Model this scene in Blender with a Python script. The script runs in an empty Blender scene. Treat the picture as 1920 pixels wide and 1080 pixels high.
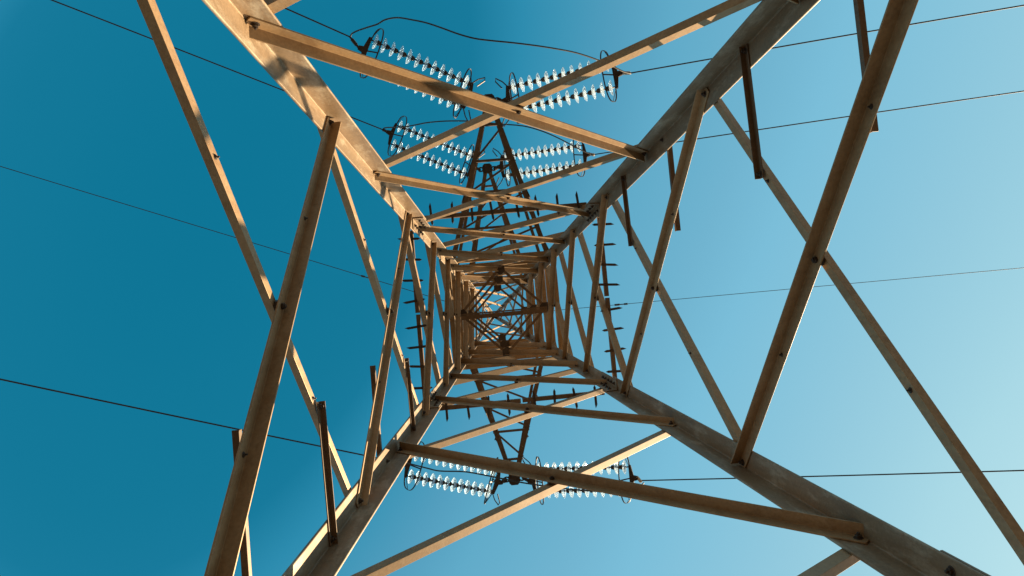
import bpy, bmesh, math, random
from mathutils import Vector, Matrix
random.seed(7)
scene = bpy.context.scene
col = scene.collection
rad = math.radians

# ------------------------------------------------------------------ camera, sky, sun, exposure
S = 1.36            # metres per survey unit
EYE = 1.6           # camera height above the ground
CAM = Vector((-0.28130269, 0.12532704, 0.0))
R0 = Vector((0.9951812701918894, 0.0887699729280672, -0.041642902944054025))
R1 = Vector((-0.08669027766984524, 0.995012686802942, 0.04934114772394264))
R2 = Vector((0.04581522909233148, -0.045493351245440426, 0.9979134831114751))
cd = bpy.data.cameras.new('camera')
cam = bpy.data.objects.new('camera', cd)
col.objects.link(cam)
cd.sensor_width = 36.0
cd.lens = 24.0
cd.clip_start = 0.02
cd.clip_end = 3000.0
M = Matrix((R0, -R1, -R2)).transposed().to_4x4()
M.translation = CAM * S + Vector((0, 0, EYE))
cam.matrix_world = M
scene.camera = cam

SUN_AZ = 29.0       # degrees from +x towards +y
SUN_EL = 37.0
sv = Vector((math.cos(rad(SUN_EL)) * math.cos(rad(SUN_AZ)),
             math.cos(rad(SUN_EL)) * math.sin(rad(SUN_AZ)), math.sin(rad(SUN_EL))))
world = bpy.data.worlds.new('World')
scene.world = world
world.use_nodes = True
wt = world.node_tree
wt.nodes.clear()
sky = wt.nodes.new('ShaderNodeTexSky')
sky.sky_type = 'NISHITA'
sky.sun_disc = False
sky.sun_elevation = rad(SUN_EL)
sky.sun_rotation = rad(90.0 - SUN_AZ)
sky.air_density = 1.0
sky.dust_density = 0.1
sky.ozone_density = 1.0
# teal colour grade: the sky's own brightness picks the colour
sep = wt.nodes.new('ShaderNodeSeparateColor')
wt.links.new(sky.outputs[0], sep.inputs[0])
mr = wt.nodes.new('ShaderNodeMapRange')
mr.inputs['From Min'].default_value = 1.0
mr.inputs['From Max'].default_value = 3.0
wt.links.new(sep.outputs[1], mr.inputs['Value'])
grade = wt.nodes.new('ShaderNodeValToRGB')
SKY = [(1.050, (0.0044, 0.1779, 0.3050)), (1.090, (0.0060, 0.1845, 0.3140)), (1.130, (0.0070, 0.1878, 0.3185)), (1.165, (0.0091, 0.1946, 0.3325)), (1.210, (0.0262, 0.2623, 0.4287)), (1.260, (0.0513, 0.3050, 0.4735)), (1.320, (0.0865, 0.3419, 0.5149)), (1.400, (0.1195, 0.4072, 0.5841)), (1.560, (0.1651, 0.4564, 0.6308)), (1.680, (0.1981, 0.5149, 0.6939)), (2.050, (0.2918, 0.5906, 0.7305)), (2.500, (0.4020, 0.6939, 0.7913)), (3.000, (0.4851, 0.7605, 0.8308))]
while len(grade.color_ramp.elements) < len(SKY):
    grade.color_ramp.elements.new(0.5)
for e, (v, c) in zip(grade.color_ramp.elements, SKY):
    e.position = (v - 1.0) / 2.0
    e.color = (*c, 1.0)
wt.links.new(mr.outputs[0], grade.inputs[0])
gain = wt.nodes.new('ShaderNodeVectorMath')
gain.operation = 'SCALE'
gain.inputs['Scale'].default_value = 20.0
wt.links.new(grade.outputs[0], gain.inputs[0])
EXPO = 1.8
bg = wt.nodes.new('ShaderNodeBackground')
bg.inputs['Strength'].default_value = 0.05 * 2.0 ** (0.0 - EXPO) * 1.0
wo = wt.nodes.new('ShaderNodeOutputWorld')
wt.links.new(gain.outputs[0], bg.inputs['Color'])
wt.links.new(bg.outputs[0], wo.inputs[0])

sl = bpy.data.lights.new('sun', 'SUN')
sl.energy = 5.0
sl.angle = rad(0.53)
sl.color = (1.0, 0.74, 0.45)
so = bpy.data.objects.new('sun', sl)
so.rotation_euler = sv.to_track_quat('Z', 'Y').to_euler()
so.location = (30, 20, 40)
col.objects.link(so)

scene.view_settings.view_transform = 'Standard'
scene.view_settings.look = 'None'
scene.view_settings.exposure = EXPO
scene.view_settings.gamma = 1.0

# ------------------------------------------------------------------ materials
def mat(name):
    m = bpy.data.materials.new(name)
    m.use_nodes = True
    nt = m.node_tree
    return m, nt, nt.nodes['Principled BSDF']

def ramp(nt, fac, stops):
    r = nt.nodes.new('ShaderNodeValToRGB')
    while len(r.color_ramp.elements) < len(stops):
        r.color_ramp.elements.new(0.5)
    for e, (p, c) in zip(r.color_ramp.elements, stops):
        e.position = p
        e.color = (*c, 1.0)
    nt.links.new(fac, r.inputs[0])
    return r.outputs[0]

def noise(nt, vec, scale, detail=4.0, rough=0.55):
    n = nt.nodes.new('ShaderNodeTexNoise')
    n.inputs['Scale'].default_value = scale
    n.inputs['Detail'].default_value = detail
    n.inputs['Roughness'].default_value = rough
    nt.links.new(vec, n.inputs['Vector'])
    return n.outputs['Fac']

def mixc(nt, fac, a, b, mode='MIX'):
    x = nt.nodes.new('ShaderNodeMix')
    x.data_type = 'RGBA'
    x.blend_type = mode
    for s, v in ((0, fac), (6, a), (7, b)):
        if hasattr(v, 'is_output'):
            nt.links.new(v, x.inputs[s])
        else:
            x.inputs[s].default_value = v
    return x.outputs[2]

def steel_material(name, base, pale, rust, pale_amt, rust_amt):
    m, nt, b = mat(name)
    tc = nt.nodes.new('ShaderNodeTexCoord')
    mp = nt.nodes.new('ShaderNodeMapping')
    mp.inputs['Scale'].default_value = (1.0, 1.0, 0.35)
    nt.links.new(tc.outputs['Object'], mp.inputs[0])
    v = mp.outputs[0]
    n1 = noise(nt, v, 1.7, 6, 0.65)
    n2 = noise(nt, v, 9.0, 6, 0.7)
    n3 = noise(nt, tc.outputs['Object'], 60.0, 3, 0.6)
    c0 = ramp(nt, n1, [(0.30, tuple(x * 0.88 for x in base)), (0.52, base), (0.75, tuple(min(1, x * 1.10) for x in base))])
    f1 = ramp(nt, n2, [(0.50, (0, 0, 0)), (0.68, (pale_amt,) * 3)])
    c1 = mixc(nt, f1, c0, (*pale, 1))
    mp2 = nt.nodes.new('ShaderNodeMapping')
    mp2.inputs['Location'].default_value = (7.3, 2.1, 4.4)
    nt.links.new(tc.outputs['Object'], mp2.inputs[0])
    n4 = noise(nt, mp2.outputs[0], 3.2, 8, 0.72)
    f2 = ramp(nt, n4, [(0.56, (0, 0, 0)), (0.72, (rust_amt,) * 3)])
    c2 = mixc(nt, f2, c1, (*rust, 1))
    f3 = ramp(nt, n3, [(0.35, (0.88,) * 3), (0.65, (1.08,) * 3)])
    c3 = mixc(nt, 1.0, c2, f3, 'MULTIPLY')
    oi = nt.nodes.new('ShaderNodeObjectInfo')
    var = ramp(nt, oi.outputs['Random'], [(0.0, (0.88, 0.87, 0.86)), (0.5, (1.0, 1.0, 1.0)), (1.0, (1.10, 1.12, 1.15))])
    c3 = mixc(nt, 1.0, c3, var, 'MULTIPLY')
    # run-off streaks down the bars
    mp3 = nt.nodes.new('ShaderNodeMapping')
    mp3.inputs['Scale'].default_value = (14.0, 14.0, 0.55)
    nt.links.new(tc.outputs['Object'], mp3.inputs[0])
    n5 = noise(nt, mp3.outputs[0], 1.0, 5, 0.65)
    f5 = ramp(nt, n5, [(0.50, (1, 1, 1)), (0.68, (0.84, 0.79, 0.74))])
    c3 = mixc(nt, 1.0, c3, f5, 'MULTIPLY')
    nt.links.new(c3, b.inputs['Base Color'])
    b.inputs['Roughness'].default_value = 0.50
    b.inputs['Metallic'].default_value = 0.25
    b.inputs['Specular IOR Level'].default_value = 0.35
    bp = nt.nodes.new('ShaderNodeBump')
    bp.inputs['Strength'].default_value = 0.12
    bp.inputs['Distance'].default_value = 0.004
    nt.links.new(n2, bp.inputs['Height'])
    nt.links.new(bp.outputs[0], b.inputs['Normal'])
    return m

STEEL = steel_material('weathered_galvanised_steel', (0.285, 0.187, 0.098), (0.37, 0.295, 0.19), (0.15, 0.070, 0.032), 0.35, 0.32)
LEG_STEEL = steel_material('weathered_leg_steel', (0.200, 0.140, 0.084), (0.36, 0.31, 0.235), (0.11, 0.052, 0.024), 0.8, 0.35)
STEEL_RUST = steel_material('rusty_steel', (0.125, 0.083, 0.050), (0.18, 0.125, 0.08), (0.09, 0.042, 0.022), 0.4, 0.8)
DARK = steel_material('dark_fitting_steel', (0.045, 0.033, 0.026), (0.09, 0.065, 0.048), (0.06, 0.024, 0.012), 0.4, 0.6)
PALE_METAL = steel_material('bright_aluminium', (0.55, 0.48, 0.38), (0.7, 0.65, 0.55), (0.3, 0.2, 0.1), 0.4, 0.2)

m, nt, b = mat('aluminium_conductor')
tc = nt.nodes.new('ShaderNodeTexCoord')
n = noise(nt, tc.outputs['Object'], 14.0, 3)
nt.links.new(ramp(nt, n, [(0.35, (0.022, 0.020, 0.020)), (0.65, (0.045, 0.040, 0.037))]), b.inputs['Base Color'])
b.inputs['Roughness'].default_value = 0.55
b.inputs['Specular IOR Level'].default_value = 0.3
WIRE = m

m, nt, b = mat('toughened_glass')
nt.nodes.remove(b)
out = nt.nodes['Material Output']
gl = nt.nodes.new('ShaderNodeBsdfGlass')
gl.inputs['Color'].default_value = (0.92, 0.97, 0.97, 1)
gl.inputs['Roughness'].default_value = 0.04
gl.inputs['IOR'].default_value = 1.5
tl = nt.nodes.new('ShaderNodeBsdfTranslucent')
tl.inputs['Color'].default_value = (0.70, 0.83, 1.0, 1)
df = nt.nodes.new('ShaderNodeBsdfDiffuse')
df.inputs['Color'].default_value = (0.62, 0.77, 0.98, 1)
tp = nt.nodes.new('ShaderNodeBsdfTransparent')
tp.inputs['Color'].default_value = (0.88, 0.96, 0.95, 1)
tcg = nt.nodes.new('ShaderNodeTexCoord')
ng = noise(nt, tcg.outputs['Object'], 30.0, 2)
def mixs(fac, a, c):
    x = nt.nodes.new('ShaderNodeMixShader')
    x.inputs[0].default_value = fac
    nt.links.new(a.outputs[0], x.inputs[1])
    nt.links.new(c.outputs[0], x.inputs[2])
    return x
m1 = mixs(0.22, tl, df)
m2 = mixs(0.45, gl, tp)
m3 = mixs(0.38, m2, m1)
fr = ramp(nt, ng, [(0.35, (0.24,) * 3), (0.7, (0.62,) * 3)])
nt.links.new(fr, m3.inputs[0])
nt.links.new(m3.outputs[0], out.inputs[0])
GLASS = m

m, nt, b = mat('dry_grassland')
tc = nt.nodes.new('ShaderNodeTexCoord')
n1 = noise(nt, tc.outputs['Object'], 0.35, 8, 0.7)
n2 = noise(nt, tc.outputs['Object'], 6.0, 6, 0.7)
c = mixc(nt, n2, ramp(nt, n1, [(0.35, (0.030, 0.025, 0.022)), (0.6, (0.050, 0.042, 0.036)), (0.75, (0.032, 0.030, 0.022))]), (0.042, 0.035, 0.030, 1))
nt.links.new(c, b.inputs['Base Color'])
b.inputs['Roughness'].default_value = 0.95
GROUND = m

# ------------------------------------------------------------------ mesh helpers (survey units -> metres)
def V(p):
    return Vector((p[0] * S, p[1] * S, p[2] * S + EYE))

def link(name, bm, m, parent=None, smooth=False, bevel=0.0, m2=None):
    me = bpy.data.meshes.new(name)
    bm.normal_update()
    bm.to_mesh(me)
    bm.free()
    me.materials.append(m)
    me.materials.append(m2 or DARK)
    if smooth:
        for p in me.polygons:
            p.use_smooth = True
    o = bpy.data.objects.new(name, me)
    col.objects.link(o)
    if parent:
        o.parent = parent
    if bevel:
        md = o.modifiers.new('bevel', 'BEVEL')
        md.width = bevel
        md.segments = 2
        md.limit_method = 'ANGLE'
        md.angle_limit = rad(40)
    return o

def tag(o, label, cat, group=None):
    o['label'] = label
    o['category'] = cat
    if group:
        o['group'] = group
    return o

def prism(bm, ring0, ring1):
    a = [bm.verts.new(p) for p in ring0]
    c = [bm.verts.new(p) for p in ring1]
    n = len(a)
    for i in range(n):
        bm.faces.new((a[i], a[(i + 1) % n], c[(i + 1) % n], c[i]))
    bm.faces.new(a[::-1])
    bm.faces.new(c)

def ortho(ax, a, b):
    a = (a - ax * a.dot(ax)).normalized()
    b = (b - ax * b.dot(ax))
    b = (b - a * b.dot(a)).normalized()
    return a, b

def angle_bar(bm, p0, p1, a, b, wa, wb, t, cut=0.0):
    """steel angle: heel line p0-p1 (metres), flange A along a, flange B along b"""
    ax = (p1 - p0).normalized()
    a, b = ortho(ax, a, b)
    prof = [(0, 0), (wa, 0), (wa, t), (t, t), (t, wb), (0, wb)]
    prism(bm, [p0 + a * x + b * y for x, y in prof], [p1 + a * x + b * y for x, y in prof])
    bmesh.ops.recalc_face_normals(bm, faces=bm.faces[:])

def flat_bar(bm, p0, p1, side, w, t):
    ax = (p1 - p0).normalized()
    n = ax.cross(side).normalized()
    s = n.cross(ax).normalized()
    q = [(-w / 2, -t / 2), (w / 2, -t / 2), (w / 2, t / 2), (-w / 2, t / 2)]
    prism(bm, [p0 + s * x + n * y for x, y in q], [p1 + s * x + n * y for x, y in q])
    bmesh.ops.recalc_face_normals(bm, faces=bm.faces[:])

def cyl(bm, p0, p1, r, n=8, r1=None):
    r1 = r if r1 is None else r1
    ax = (p1 - p0).normalized()
    u = ax.orthogonal().normalized()
    w = ax.cross(u)
    cs = [(math.cos(2 * math.pi * i / n), math.sin(2 * math.pi * i / n)) for i in range(n)]
    prism(bm, [p0 + (u * c + w * s) * r for c, s in cs], [p1 + (u * c + w * s) * r1 for c, s in cs])
    bmesh.ops.recalc_face_normals(bm, faces=bm.faces[:])

def bolt(bm, p, n, r=0.015, h=0.014):
    """washer, hexagon head and shank end; second material slot"""
    k0 = len(bm.faces)
    cyl(bm, p - n * 0.001, p + n * 0.003, r * 1.45, 12)
    cyl(bm, p, p + n * h, r, 6)
    cyl(bm, p + n * h, p + n * (h + 0.012), r * 0.5, 6)
    bm.faces.ensure_lookup_table()
    for i in range(k0, len(bm.faces)):
        bm.faces[i].material_index = 1

def tube(bm, pts, r, n=8, closed=False):
    k = len(pts)
    rings = []
    prev = None
    for i, p in enumerate(pts):
        if closed:
            d = (pts[(i + 1) % k] - pts[i - 1]).normalized()
        else:
            d = (pts[min(i + 1, k - 1)] - pts[max(i - 1, 0)]).normalized()
        if prev is None:
            u = d.orthogonal().normalized()
        else:
            u = (prev - d * prev.dot(d)).normalized()
        prev = u
        w = d.cross(u)
        rings.append([bm.verts.new(p + (u * math.cos(2 * math.pi * j / n) + w * math.sin(2 * math.pi * j / n)) * r) for j in range(n)])
    for i in range(k if closed else k - 1):
        A, B = rings[i], rings[(i + 1) % k]
        for j in range(n):
            bm.faces.new((A[j], A[(j + 1) % n], B[(j + 1) % n], B[j]))
    if not closed:
        bm.faces.new(rings[0][::-1])
        bm.faces.new(rings[-1])
    bmesh.ops.recalc_face_normals(bm, faces=bm.faces[:])

# ------------------------------------------------------------------ the tower
T = 0.06845566893187771
ZA = 18.0
def H(z):
    return T * (ZA - z)
GZ = -EYE / S
CORN = [(-1, -1), (1, -1), (1, 1), (-1, 1)]
def heel(c, z):
    h = H(z)
    return V((CORN[c][0] * h, CORN[c][1] * h, z))
def legw(z):
    return 0.118 if z < 6.0 else (0.100 if z < 9.4 else (0.085 if z < 11.5 else 0.065))
G = 0.0385

tower = bpy.data.objects.new('transmission_tower', None)
col.objects.link(tower)
tag(tower, 'tall tapering steel lattice pylon seen from inside its base looking up', 'pylon')

LEGT = 0.013 * S
legs = []
for c, (sx, sy) in enumerate(CORN):
    bm = bmesh.new()
    for z0, z1 in ((GZ - 0.1, 6.0), (6.0, 9.4), (9.4, 11.5), (11.5, 17.75)):
        w = legw((z0 + z1) / 2) * S
        angle_bar(bm, heel(c, z0), heel(c, z1), Vector((-sx, 0, 0)), Vector((0, -sy, 0)), w, w, LEGT if z0 < 9 else LEGT * 0.8)
    leg = link('leg', bm, LEG_STEEL, tower, bevel=0.006)
    legs.append(leg)
    # splice: inner angle with bolts in each flange
    ax = (heel(c, 6.3) - heel(c, 5.8)).normalized()
    bm = bmesh.new()
    off = Vector((-sx, -sy, 0)) * (LEGT + 0.001)
    w = 0.098 * S
    z0, z1 = 5.86, 6.36
    angle_bar(bm, heel(c, z0) + off, heel(c, z1) + off, Vector((-sx, 0, 0)), Vector((0, -sy, 0)), w, w, 0.012)
    for k in range(5):
        z = z0 + 0.06 + k * (z1 - z0 - 0.12) / 4
        p = heel(c, z) + off
        bolt(bm, p + Vector((-sx * w * 0.58, -sy * 0.012, 0)), Vector((0, -sy, 0)), 0.017, 0.016)
        bolt(bm, p + Vector((-sx * 0.012, -sy * w * 0.58, 0)), Vector((-sx, 0, 0)), 0.017, 0.016)
    link('splice_plate', bm, LEG_STEEL, leg, bevel=0.002, m2=DARK)
    bm = bmesh.new()
    off = Vector((sx, sy, 0)) * 0.014
    w = 0.128 * S
    angle_bar(bm, heel(c, 1.55) + off, heel(c, 2.14) + off, Vector((-sx, 0, 0)), Vector((0, -sy, 0)), w, w, 0.013)
    for k in range(5):
        z = 1.61 + k * 0.115
        p = heel(c, z) + Vector((-sx, -sy, 0)) * LEGT
        bolt(bm, p + Vector((-sx * 0.09, 0, 0)), Vector((0, -sy, 0)), 0.016, 0.016)
        bolt(bm, p + Vector((0, -sy * 0.09, 0)), Vector((-sx, 0, 0)), 0.016, 0.016)
    link('splice_plate', bm, LEG_STEEL, leg, bevel=0.002, m2=DARK)

# faces: 0 north (TL->TR), 1 east (TR->BR), 2 south (BR->BL), 3 west (BL->TL)
def face_frame(f):
    c0, c1 = f, (f + 1) % 4
    e = Vector((CORN[c1][0] - CORN[c0][0], CORN[c1][1] - CORN[c0][1], 0)).normalized()
    out = [Vector((0, -1, 0)), Vector((1, 0, 0)), Vector((0, 1, 0)), Vector((-1, 0, 0))][f]
    up = (-out * T + Vector((0, 0, 1))).normalized()
    n = (out + Vector((0, 0, T))).normalized()
    return e, up, n
def face_pt(f, s, z, g=G):
    """point on face plane; s=-1 start corner, +1 end corner (at gauge g) or in between"""
    e, up, n = face_frame(f)
    h = H(z)
    o = [Vector((0, -1, 0)), Vector((1, 0, 0)), Vector((0, 1, 0)), Vector((-1, 0, 0))][f]
    q = o * h + e * s * (h - g)
    return V((q.x, q.y, z))

def brace_size(z, f=0, inside=True):
    ew = f in (1, 3)
    if z < 3.4:
        return (0.058, 0.056, 0.0075) if inside else ((0.040, 0.031, 0.0065) if ew else (0.054, 0.037, 0.0075))
    if z < 5.5: return (0.060, 0.045, 0.007) if inside else (0.054, 0.041, 0.007)
    if z < 7.4: return 0.046, 0.050, 0.006
    if z < 11.2: return 0.046, 0.064, 0.0055
    return 0.030, 0.026, 0.005

def diag(f, z0, z1, inside, ext=0.035, m=None):
    """inside: start-corner low to end-corner high, on the inner side of the leg flange"""
    e, up, n = face_frame(f)
    wa, wb, t = (x * S for x in brace_size(z0, f, inside))
    if inside:
        p0, p1 = face_pt(f, -1, z0), face_pt(f, 1, z1)
    else:
        p0, p1 = face_pt(f, 1, z0), face_pt(f, -1, z1)
    ax = (p1 - p0).normalized()
    perp = n.cross(ax)
    if perp.dot(up) < 0:
        perp = -perp
    bm = bmesh.new()
    q0, q1 = p0 - ax * ext * S, p1 + ax * ext * S
    if inside:
        sh = perp * wa * 0.5 - n * (LEGT + 0.0015)
        angle_bar(bm, q0 + sh, q1 + sh, -perp, -n, wa, wb, t)
        bn, bo = -n, -n * (LEGT + 0.0015 + t)
    else:
        sh = -perp * wa * 0.5 + n * 0.0015
        angle_bar(bm, q0 + sh, q1 + sh, perp, n, wa, wb, t)
        bn, bo = -n, -n * LEGT
    r = 0.017 if z0 < 7 else 0.012
    for p in (p0, p1):
        bolt(bm, p + bo, bn, r, r)
    if 1.2 < z0 < 5 and f in (1, 3):
        # spare bolt holes with rusted bolts along the near braces
        for k in (0.30, 0.72):
            bolt(bm, p0.lerp(p1, k) + (bo if inside else n * 0.0015), bn, r * 0.55, r * 0.45)
    return link('diagonal_brace', bm, m or STEEL, tower, bevel=0.003 if z0 < 7 else 0)

NS = [1.05, 2.50, 4.48, 6.18, 7.49, 8.65, 9.62, 10.75]
NSP = [11.35, 13.1, 15.0]
EW = [-0.55, 1.63, 3.47, 5.59, 6.97, 8.1, 9.15, 10.2, 11.25]
EWP = [11.4, 12.2, 14.0, 15.9]
for f in range(4):
    for lv in ((NS, NSP) if f in (0, 2) else (EW, EWP)):
        for z0, z1 in zip(lv[:-1], lv[1:]):
            diag(f, z0, z1, True)
            diag(f, z0, z1, False)
    # bolt joints where the two diagonals of a bay cross
    e, up, n = face_frame(f)
    for z0, z1 in zip((NS if f in (0, 2) else EW)[:-1], (NS if f in (0, 2) else EW)[1:]):
        h0, h1 = H(z0) - G, H(z1) - G
        zc = z0 + (z1 - z0) * h0 / (h0 + h1)
        p = face_pt(f, 0, zc)
        r = 0.018 if z0 < 7 else 0.012
        bm = bmesh.new()
        cyl(bm, p - n * (LEGT + 0.034), p + n * 0.03, r * 0.6, 6)
        cyl(bm, p - n * (LEGT + 0.026), p - n * (LEGT + 0.010), r, 6)
        cyl(bm, p - n * LEGT, p, r * 2.0, 10)
        cyl(bm, p + n * 0.010, p + n * 0.026, r, 6)
        link('crossing_bolt', bm, DARK, tower)

# horizontal members between the legs at the cross-arm levels
for f in range(4):
    e, up, n = face_frame(f)
    for z in ((8.65, 9.2, 9.62, 10.17, 10.75, 11.3) if f in (0, 2) else (8.65, 9.2, 9.62, 10.2, 10.75, 11.3)):
        wa, wb, t = 0.050 * S, 0.066 * S, 0.006 * S
        bm = bmesh.new()
        p0, p1 = face_pt(f, -1, z, 0.005), face_pt(f, 1, z, 0.005)
        sh = up * wa * 0.5 + n * 0.003
        angle_bar(bm, p0 + sh, p1 + sh, -up, n, wa, wb, t)
        link('horizontal_brace', bm, STEEL, tower)

# redundant struts from the leg to the diagonals
def strut(f, z, inside_diag, zlo, zhi, at_start, w=0.040, over=0.05):
    e, up, n = face_frame(f)
    k = (z - zlo) / (zhi - zlo)
    if inside_diag:
        p0, p1 = face_pt(f, -1, zlo), face_pt(f, 1, zhi)
    else:
        p0, p1 = face_pt(f, 1, zlo), face_pt(f, -1, zhi)
    pd = p0.lerp(p1, k)
    pl = face_pt(f, -1 if at_start else 1, z)
    ax = (pd - pl).normalized()
    bm = bmesh.new()
    if inside_diag:
        o = n * 0.016
        q0, q1 = pl - ax * 0.05, pd + ax * over * S
        angle_bar(bm, q0 + o - up * w * S * .5, q1 + o - up * w * S * .5, up, n, w * S, w * S, 0.007)
        bolt(bm, pl - n * LEGT, -n, 0.014, 0.014)
    else:
        o = -n * (LEGT + 0.004)
        q0, q1 = pl - ax * 0.04, pd + ax * over * S
        o1 = -n * 0.009
        angle_bar(bm, q0 + o + up * w * S * .5, q1 + o1 + up * w * S * .5, -up, -n, w * S * 1.1, w * S * 0.95, 0.007)
        bolt(bm, pl - n * (LEGT + 0.012), -n, 0.014, 0.014)
        bolt(bm, pd - n * 0.017, -n, 0.014, 0.014)
    link('redundant_strut', bm, STEEL_RUST, tower, bevel=0.002)

# east face starts at TR, west face starts at BL
for f in (1, 3):
    strut(f, 2.99, False, 1.63, 3.47, True, 0.030, 0.02)
    strut(f, 2.25, True, 1.63, 3.47, True, 0.024, -0.005)
    strut(f, 5.05, False, 3.47, 5.59, True, 0.030, 0.02)
    strut(f, 4.18, True, 3.47, 5.59, True, 0.029, 0.035)

# plan bracing (diamonds) and the walkway beam
for z in (9.2, 10.2, 11.3):
    mids = [V((0, -H(z), z - .03)), V((H(z), 0, z - .03)), V((0, H(z), z - .03)), V((-H(z), 0, z - .03))]
    for i in range(4):
        a, b_ = mids[i], mids[(i + 1) % 4]
        ax = (b_ - a).normalized()
        bm = bmesh.new()
        w = 0.034 * S
        o = Vector((0, 0, 0.012 if i % 2 else 0.0))
        angle_bar(bm, a + o, b_ + o, Vector((0, 0, 1)).cross(ax), Vector((0, 0, 1)), w, w, 0.006)
        link('plan_brace', bm, STEEL_RUST, tower)
    for i in range(4):
        p = mids[i]
        d = -p.copy(); d.z = 0; d.normalize()
        sd = Vector((0, 0, 1)).cross(d)
        bm = bmesh.new()
        q = [sd * -.085, sd * .085, sd * .085 + d * .10, sd * .03 + d * .15, sd * -.03 + d * .15, sd * -.085 + d * .10]
        prism(bm, [p + x + Vector((0, 0, -.012)) for x in q], [p + x + Vector((0, 0, -.003)) for x in q])
        bmesh.ops.recalc_face_normals(bm, faces=bm.faces[:])
        for x in (-.05, .05):
            bolt(bm, p + sd * x + d * .06 + Vector((0, 0, -.012)), Vector((0, 0, -1)), .012, .012)
        link('gusset_plate', bm, DARK, tower)
z = 9.17
bm = bmesh.new()
a, b_ = V((-H(z) + .02, 0.02, z - .05)), V((H(z) - .02, 0.02, z - .05))
angle_bar(bm, a, b_, Vector((0, 1, 0)), Vector((0, 0, 1)), 0.058 * S, 0.05 * S, 0.008)
angle_bar(bm, a + Vector((0, -.006, 0)), b_ + Vector((0, -.006, 0)), Vector((0, -1, 0)), Vector((0, 0, 1)), 0.02 * S, 0.05 * S, 0.008)
link('plan_beam', bm, STEEL_RUST, tower)

# peak cap and earth-wire bracket
bm = bmesh.new()
cyl(bm, V((0, 0, 17.55)), V((0, 0, 17.95)), 0.055, 8)
flat_bar(bm, V((-.12, 0, 17.85)), V((.12, 0, 17.85)), Vector((0, 1, 0)), 0.09, 0.03)
link('peak_cap', bm, DARK, tower)

# anti-climbing bars with spikes
ZB = 6.2
for f in range(4):
    e, up, n = face_frame(f)
    bm = bmesh.new()
    w = 0.036 * S
    base = n * 0.055
    p0, p1 = face_pt(f, -1, ZB, 0.05) + base, face_pt(f, 1, ZB, 0.05) + base
    mid = p0.lerp(p1, 0.5)
    angle_bar(bm, p0, mid - e * 0.01, up, n, w, w, 0.006)
    angle_bar(bm, mid + e * 0.01 + n * .004, p1 + n * .004, up, n, w, w, 0.006)
    for q in (p0, p1):
        flat_bar(bm, q + up * .02, q - base * 1.3 + up * .02, up, 0.05, 0.008)
    bar = link('anti_climb_bar', bm, STEEL_RUST, tower)
    for s in (-.67, -.48, -.30, -.115, .12, .30, .49, .68):
        bm = bmesh.new()
        c = V((0, 0, ZB)); 
        o = [Vector((0, -1, 0)), Vector((1, 0, 0)), Vector((0, 1, 0)), Vector((-1, 0, 0))][f]
        c = c + o * H(ZB) * S + e * s * S + base + Vector((0, 0, -0.008))
        tl_ = e * random.uniform(-.12, .12) + Vector((0, 0, random.uniform(-.10, .05)))
        d = (o + tl_).normalized()
        sd = Vector((0, 0, 1)).cross(d).normalized()
        q = []
        for x, y in ((-.085, 0), (-.055, -.015), (.155, -.015), (.20, .008), (.155, .015), (-.055, .015)):
            q.append(c + d * x + sd * y)
        prism(bm, [x + Vector((0, 0, -.004)) for x in q], [x + Vector((0, 0, .004)) for x in q])
        bmesh.ops.recalc_face_normals(bm, faces=bm.faces[:])
        link('spike', bm, DARK, bar)

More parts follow.
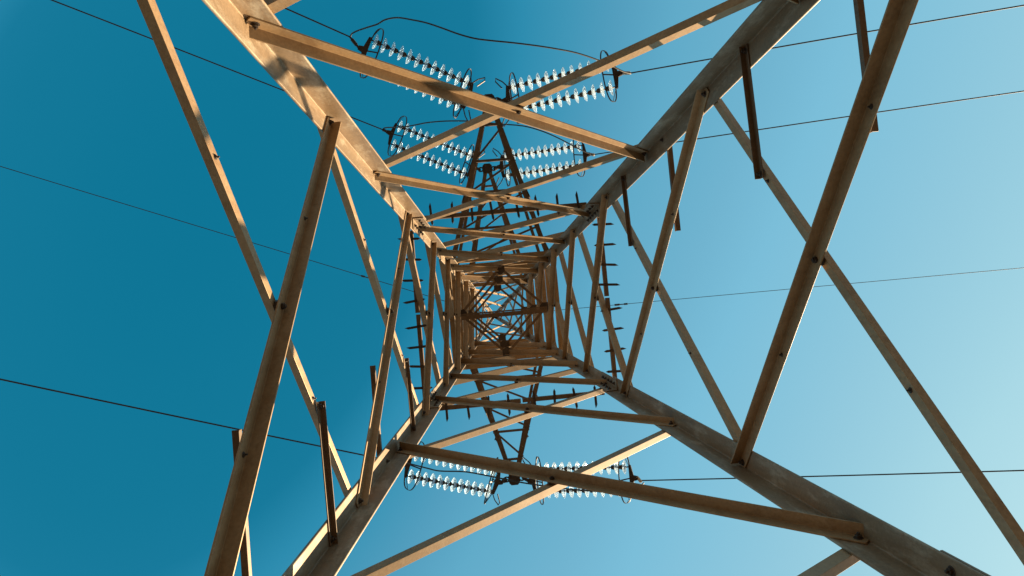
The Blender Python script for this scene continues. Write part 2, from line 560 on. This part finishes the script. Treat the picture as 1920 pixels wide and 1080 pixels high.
# cross arms
def cross_arm(side, z, tipx, tipy, tipz=None, rise=0.56):
    """side -1 north, +1 south; chords run from the body legs to the tip"""
    h, hu = H(z), H(z + rise)
    ty = tipy
    zt = z
    bm = bmesh.new()
    low, upp = [], []
    for sx in (-1, 1):
        a = V((sx * h, side * (h + .005), z))
        b_ = V((tipx + sx * 0.065, ty - side * 0.05, zt))
        low.append((a, b_))
        upp.append((V((sx * hu, side * (hu + .005), z + rise)), V((tipx + sx * 0.055, ty - side * 0.06, zt + 0.07))))
    # lacing of the bottom panel
    fr = [0.14, 0.37, 0.57, 0.80]
    w = 0.030 * S
    dn = Vector((0, 0, -0.010))
    for k in fr:
        a = low[0][1].lerp(low[0][0], k)
        c = low[1][1].lerp(low[1][0], k)
        angle_bar(bm, a + dn, c + dn, Vector((0, side, 0)), Vector((0, 0, 1)), w, w, 0.005)
    seq = list(zip(fr[:-1], fr[1:])) + [(0.80, 0.99)]
    for i, (k0, k1) in enumerate(seq):
        a = low[0][1].lerp(low[0][0], k1)
        c = low[1][1].lerp(low[1][0], k0)
        angle_bar(bm, a + dn * 1.6, c + dn * 1.6, Vector((1, 0, 0)), Vector((0, 0, 1)), w * .9, w * .9, 0.005)
    # lacing of the two side panels
    for i, sx in enumerate((-1, 1)):
        kk = [0.0, 0.30, 0.62, 1.0]
        for j in range(3):
            a = low[i][1].lerp(low[i][0], kk[j + 1])
            c = upp[i][1].lerp(upp[i][0], kk[j])
            if j < 2:
                angle_bar(bm, a, upp[i][1].lerp(upp[i][0], kk[j + 1]), Vector((0, side, 0)), Vector((sx, 0, 0)), w * .8, w * .8, 0.005)
            if j > 0:
                angle_bar(bm, a, c, Vector((0, side, 0)), Vector((sx, 0, 0)), w * .8, w * .8, 0.005)
    arm = link('cross_arm', bm, STEEL_RUST, tower)
    for i, sx in enumerate((-1, 1)):
        for (a, b_), ww, in ((low[i], 0.060), (upp[i], 0.042)):
            bm = bmesh.new()
            angle_bar(bm, a, b_, Vector((-sx, 0, 0)), Vector((0, 0, 1)), ww * S, ww * S, 0.008)
            link('chord', bm, STEEL_RUST, arm)
    # tip plate with a lug at each side
    bm = bmesh.new()
    c = V((tipx, ty, zt))
    for dz in (-0.012, 0.075):
        q = [(-.10, -.09), (.10, -.09), (.10, .07), (.06, .11), (-.06, .11), (-.10, .07)]
        ring = [c + Vector((x, side * y, dz)) for x, y in q]
        prism(bm, ring, [p + Vector((0, 0, .012)) for p in ring])
    flat_bar(bm, c + Vector((-.11, 0, .035)), c + Vector((.11, 0, .035)), Vector((0, 0, 1)), 0.075, 0.10)
    for sx in (-1, 1):
        pts = [c + Vector((sx * (.145 + .05 * math.cos(k)), .045 * math.sin(k), 0.03)) for k in [i * math.tau / 12 for i in range(12)]]
        tube(bm, pts, 0.015, 6, True)
    for x in (-.06, .06):
        for y in (-.05, .04):
            bolt(bm, c + Vector((x, side * y, -.012)), Vector((0, 0, -1)), .014, .014)
    bmesh.ops.recalc_face_normals(bm, faces=bm.faces[:])
    link('tip_plate', bm, DARK, arm)
    return c

TIPS = {'1': cross_arm(-1, 8.65, 0.035, -2.70), '2': cross_arm(-1, 10.75, -0.01, -2.29), 'S': cross_arm(1, 9.60, -0.045, 2.34)}

# ------------------------------------------------------------------ insulator sets
def disc_mesh():
    prof = [(-.028, .030), (-.030, .050), (-.022, .078), (-.006, .108), (.012, .126), (.021, .127), (.024, .121),
            (.014, .112), (.020, .102), (.030, .098), (.012, .086), (.018, .074), (.027, .070), (.008, .058), (.004, .030)]
    bm = bmesh.new()
    n = 28
    rings = [[bm.verts.new((x, r * math.cos(math.tau * j / n), r * math.sin(math.tau * j / n))) for j in range(n)] for x, r in prof]
    for i in range(len(prof)):
        A, B = rings[i], rings[(i + 1) % len(prof)]
        for j in range(n):
            bm.faces.new((A[j], B[j], B[(j + 1) % n], A[(j + 1) % n]))
    bmesh.ops.recalc_face_normals(bm, faces=bm.faces[:])
    me = bpy.data.meshes.new('glass_disc')
    bm.to_mesh(me)
    bm.free()
    me.materials.append(GLASS)
    for p in me.polygons:
        p.use_smooth = True
    return me
DISC = disc_mesh()

def racetrack(x, ry, rz, tilt, n=28):
    pts = []
    for i in range(n):
        a = math.tau * i / n
        y, z_ = math.cos(a), math.sin(a)
        ex = 2 / 2.6
        yy = math.copysign(abs(y) ** ex, y) * ry
        zz = math.copysign(abs(z_) ** ex, z_) * rz
        pts.append(Vector((x + zz * tilt, yy, zz)))
    return pts

def band(bm, pts, w, t):
    """closed flat strip; wide direction along x"""
    k = len(pts)
    cen = sum(pts, Vector()) / k
    rings = []
    for i, p in enumerate(pts):
        d = (pts[(i + 1) % k] - pts[i - 1]).normalized()
        nx = Vector((1, 0, 0))
        r = d.cross(nx).normalized()
        rings.append([bm.verts.new(p + nx * sx * w / 2 + r * sr * t / 2) for sx, sr in ((-1, -1), (1, -1), (1, 1), (-1, 1))])
    for i in range(k):
        A, B = rings[i], rings[(i + 1) % k]
        for j in range(4):
            bm.faces.new((A[j], A[(j + 1) % 4], B[(j + 1) % 4], B[j]))
    bmesh.ops.recalc_face_normals(bm, faces=bm.faces[:])

SEP = 0.205
def insulator_set(tip, P, Q, wire0, label):
    P, Q, Wp = V(P), V(Q), V(wire0)
    X = (Q - P).normalized()
    Y = Vector((0, 0, 1)).cross(X).normalized()
    Z = X.cross(Y)
    L = (Q - P).length
    root = bpy.data.objects.new('insulator_set', None)
    col.objects.link(root)
    root.matrix_world = Matrix((X, Y, Z)).transposed().to_4x4()
    root.matrix_world.translation = P
    mw = Matrix((X, Y, Z)).transposed().to_4x4()
    mw.translation = P
    root.matrix_world = mw
    inv = mw.inverted()
    tag(root, label, 'insulator', 'paired glass insulator strings on the cross arms')
    sp = L / 11.0
    x0, x1 = -0.10, L + 0.10
    for sy in (-1, 1):
        y = sy * SEP
        bm = bmesh.new()
        cyl(bm, Vector((x0, y, 0)), Vector((x1, y, 0)), 0.012, 8)
        for i in range(12):
            x = i * sp
            cyl(bm, Vector((x - .082, y, 0)), Vector((x - .032, y, 0)), 0.036, 12, 0.046)
            cyl(bm, Vector((x - .032, y, 0)), Vector((x - .020, y, 0)), 0.046, 12, 0.043)
            cyl(bm, Vector((x - .094, y, 0)), Vector((x - .082, y, 0)), 0.022, 12, 0.034)
            cyl(bm, Vector((x + .0, y, 0)), Vector((x + .03, y, 0)), 0.028, 10, 0.018)
        string = link('insulator_string', bm, DARK, root, True)
        for i in range(12):
            d = bpy.data.objects.new('glass_disc', DISC)
            col.objects.link(d)
            d.parent = string
            d.location = (i * sp, y, 0)
            d.rotation_euler = (random.uniform(0, 6), 0, 0)
    # yoke plates: two cheeks, triangular
    for xb, s in ((x0, -1), (x1, 1)):
        bm = bmesh.new()
        for dz in (-.022, .012):
            q = [(0.02, -SEP - .035), (0.02, SEP + .035), (-.025, SEP + .03), (-.06, .05), (-.135, .03), (-.135, -.03), (-.06, -.05), (-.025, -SEP - .03)]
            ring = [Vector((xb - x * s * (1 if True else 1), y, dz)) for x, y in q]
            prism(bm, ring, [p + Vector((0, 0, .010)) for p in ring])
        for y in (-SEP, SEP):
            cyl(bm, Vector((xb, y, -.04)), Vector((xb, y, .04)), .016, 6)
        cyl(bm, Vector((xb + s * .12, 0, -.04)), Vector((xb + s * .12, 0, .04)), .018, 6)
        bmesh.ops.recalc_face_normals(bm, faces=bm.faces[:])
        link('yoke_plate', bm, DARK, root)
        bm = bmesh.new()
        xr = xb + (0.10 if s < 0 else -0.10)
        band(bm, racetrack(xr, SEP + .24, .16, 0.55 * s), .022, .008)
        flat_bar(bm, Vector((xb, 0.0, 0)), Vector((xr + .16 * .55 * s, 0.0, .16)), Vector((0, 1, 0)), .022, .008)
        flat_bar(bm, Vector((xb, 0.0, 0)), Vector((xr - .16 * .55 * s, 0.0, -.16)), Vector((0, 1, 0)), .022, .008)
        for y in (-1, 1):
            flat_bar(bm, Vector((xb, y * SEP, 0)), Vector((xr, y * (SEP + .24), 0)), Vector((0, 0, 1)), .02, .008)
        link('grading_ring', bm, DARK, root)
    for sy in (-1, 1):
        bm = bmesh.new()
        tube(bm, [Vector((x0, sy * (SEP + .03), 0)), Vector((x0 - .08, sy * (SEP + .14), .02)), Vector((x0 - .19, sy * (SEP + .23), .04)), Vector((x0 - .20, sy * (SEP + .17), .03)), Vector((x0 - .10, sy * (SEP + .02), 0))], .011, 6)
        link('arcing_horn', bm, DARK, root)
    # tower-side links
    bm = bmesh.new()
    tipl = inv @ tip
    a = Vector((x0 - .12, 0, 0))
    sx_ = 1 if (Q - P).x > 0 else -1
    tl2 = inv @ (tip + Vector((sx_ * .17, 0, .03)))
    tube(bm, [tl2, tl2.lerp(a, .5), a], .018, 8)
    c = tl2.lerp(a, .5)
    dd = (a - tl2).normalized()
    cyl(bm, c - dd * .06, c + dd * .06, .032, 8)
    pts = [tl2 + dd * (.02 + .045 * math.cos(k)) + dd.orthogonal().normalized() * .04 * math.sin(k) for k in [i * math.tau / 10 for i in range(10)]]
    tube(bm, pts, .013, 6, True)
    link('tower_link', bm, DARK, root)
    # dead-end clamp on the line side
    bm = bmesh.new()
    wl = inv @ Wp
    a = Vector((x1 + .13, 0, 0))
    dd = (wl - a).normalized()
    cyl(bm, a, a + dd * .10, .020, 8)
    mid_ = a + dd * ((wl - a).length * .5)
    cyl(bm, a + dd * .10, mid_, .014, 8)
    cyl(bm, mid_ - dd * .06, mid_ + dd * .06, .030, 8)
    cyl(bm, mid_ + dd * .06, wl, .017, 8)
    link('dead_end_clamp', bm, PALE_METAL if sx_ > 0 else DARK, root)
    return root

SETS = {
 'L1': ('1', (-0.297, -2.8, 8.6), (-1.358, -3.266, 8.27), (-1.596, -3.46, 8.2), 'paired glass insulator strings left of the lowest cross arm, nearest the top edge'),
 'R1': ('1', (0.371, -2.687, 8.6), (1.535, -2.781, 8.31), (1.802, -2.776, 8.24), 'paired glass insulator strings right of the lowest cross arm, behind the sunlit brace'),
 'L2': ('2', (-0.33, -2.375, 10.7), (-1.345, -2.814, 10.36), (-1.531, -2.899, 10.29), 'smaller far pair of glass insulator strings left of the upper cross arm'),
 'R2': ('2', (0.306, -2.299, 10.7), (1.41, -2.293, 10.37), (1.614, -2.276, 10.3), 'smaller far pair of glass insulator strings right of the upper cross arm'),
 'LS': ('S', (-0.366, 2.316, 9.55), (-1.358, 1.941, 9.2), (-1.548, 1.866, 9.13), 'paired clear glass insulator strings left of the cross arm at the bottom of the photo'),
 'RS': ('S', (0.303, 2.382, 9.55), (1.426, 2.384, 9.2), (1.61, 2.415, 9.13), 'bright paired glass insulator strings right of the cross arm at the bottom of the photo'),
}
for k, (t, P, Q, W0, lab) in SETS.items():
    insulator_set(TIPS[t], P, Q, W0, lab)

# ------------------------------------------------------------------ wires
XM = 50.0 / S
def wire_pts(P, psi, slope, sgn, length=72.0):
    pts = []
    k = 90
    for i in range(k + 1):
        l = length * (i / k) ** 1.6
        pts.append(V((P[0] + sgn * math.cos(rad(psi)) * l, P[1] + math.sin(rad(psi)) * l, P[2] + slope * (l - l * l / 2 / XM))))
    return pts
WIRES = [
 ('power_line', (-1.596, -3.46, 8.2), -22.0, -0.380, -1, .0125, 'dark power line running up left from the insulators at the top edge'),
 ('power_line', (-1.531, -2.899, 10.29), -22.0, -0.371, -1, .0125, 'dark power line running up left from the smaller far insulators to the top edge'),
 ('power_line', (-1.548, 1.866, 9.13), -22.0, -0.393, -1, .0125, 'lowest dark power line on the left, running to the bottom insulators'),
 ('power_line', (1.802, -2.776, 8.24), 0.0, -0.317, 1, .0115, 'uppermost dark power line leaving the tower towards the right edge'),
 ('power_line', (1.614, -2.276, 10.3), 0.0, -0.335, 1, .0115, 'second dark power line from the top leaving towards the right edge'),
 ('power_line', (1.61, 2.415, 9.13), 0.0, -0.328, 1, .0115, 'lowest dark power line on the right, leaving the bottom insulators'),
]
for nm, P, psi, slp, sg_, r, lab in WIRES:
    bm = bmesh.new()
    tube(bm, wire_pts(P, psi, slp, sg_), r, 7)
    o = link(nm, bm, WIRE, None, True)
    tag(o, lab, 'power line', 'conductors strung from the tower')
for psi, slp, sg_, lab, r in ((-21.7, -.385, -1, 'thin earth wire from the tower peak to the left edge, middle left wire', .011),
                              (0.0, -.36, 1, 'thinnest earth wire from the tower peak to the right edge, middle right wire', .009)):
    root = bpy.data.objects.new('earth_wire', None)
    col.objects.link(root)
    root.location = V((0, 0, 17.85))
    tag(root, lab, 'earth wire')
    pts = [p - root.location for p in wire_pts((0, 0, 17.85), psi, slp, sg_)]
    bm = bmesh.new()
    tube(bm, pts, r, 7)
    link('wire', bm, WIRE, root, True)
    d = (pts[20] - pts[0]).normalized()
    a0 = {-1: 3.42, 1: 3.32}[sg_]
    bm = bmesh.new()
    c = d * a0 * S
    cyl(bm, c - d * .22, c - d * .05, .034, 8)
    cyl(bm, c - d * .05, c + d * .10, .018, 8)
    cyl(bm, c + d * .10, c + d * .22, .032, 8)
    link('wire_clamp', bm, DARK, root)

J = [
 ([[-1.589, -3.46, 8.2], [-1.56, -3.479, 8.157], [-1.469, -3.476, 8.075], [-1.337, -3.458, 7.965], [-1.21, -3.442, 7.865], [-1.111, -3.451, 7.786], [-0.96, -3.418, 7.682], [-0.791, -3.334, 7.578], [-0.623, -3.245, 7.487], [-0.449, -3.138, 7.41], [-0.279, -3.037, 7.356], [-0.109, -2.964, 7.327], [0.063, -2.925, 7.32], [0.296, -2.895, 7.345], [0.534, -2.875, 7.409], [0.782, -2.862, 7.512], [1.043, -2.852, 7.655], [1.319, -2.824, 7.844], [1.54, -2.792, 8.019], [1.68, -2.768, 8.14], [1.801, -2.769, 8.24]],
  'large drooping jumper cable looping past the lowest cross arm at the top'),
 ([[-1.549, -2.887, 10.3], [-1.534, -2.917, 10.266], [-1.454, -2.91, 10.206], [-1.215, -2.852, 10.041], [-1.015, -2.833, 9.919], [-0.845, -2.825, 9.828], [-0.585, -2.795, 9.718], [-0.272, -2.746, 9.631], [-0.047, -2.704, 9.603], [0.193, -2.66, 9.606], [0.522, -2.624, 9.664], [0.787, -2.56, 9.757], [1.051, -2.467, 9.895], [1.336, -2.352, 10.089], [1.504, -2.297, 10.216], [1.614, -2.276, 10.3]],
  'thin arched jumper cable between the smaller far insulator pairs'),
 ([[-1.521, 1.876, 9.13], [-1.474, 1.866, 9.094], [-1.384, 1.881, 9.024], [-1.159, 1.923, 8.86], [-0.998, 1.951, 8.756], [-0.737, 1.953, 8.619], [-0.598, 1.967, 8.559], [-0.358, 2.019, 8.48], [0.024, 2.123, 8.43], [0.413, 2.23, 8.476], [0.821, 2.344, 8.616], [1.185, 2.447, 8.803], [1.418, 2.498, 8.946], [1.56, 2.495, 9.044], [1.657, 2.448, 9.13]],
  'jumper cable mostly hidden behind the big brace at the bottom'),
]
def smooth_path(pts, sub=4):
    P = [V(p) for p in pts]
    out_ = []
    for i in range(len(P) - 1):
        a, b_, c, d = P[max(i - 1, 0)], P[i], P[i + 1], P[min(i + 2, len(P) - 1)]
        for j in range(sub):
            t = j / sub
            out_.append(0.5 * ((2 * b_) + (c - a) * t + (2 * a - 5 * b_ + 4 * c - d) * t * t + (3 * b_ - a - 3 * c + d) * t ** 3))
    out_.append(P[-1])
    return out_
for pts, lab in J:
    bm = bmesh.new()
    tube(bm, smooth_path(pts), .0125, 8)
    o = link('jumper_cable', bm, WIRE, None, True)
    tag(o, lab, 'cable')

# ------------------------------------------------------------------ ground
bm = bmesh.new()
n = 24
R_ = 1500.0
cv = bm.verts.new((0, 0, 0))
rv = [bm.verts.new((R_ * math.cos(math.tau * i / n), R_ * math.sin(math.tau * i / n), 0)) for i in range(n)]
for i in range(n):
    bm.faces.new((cv, rv[i], rv[(i + 1) % n]))
g = link('ground', bm, GROUND)
g['kind'] = 'structure'
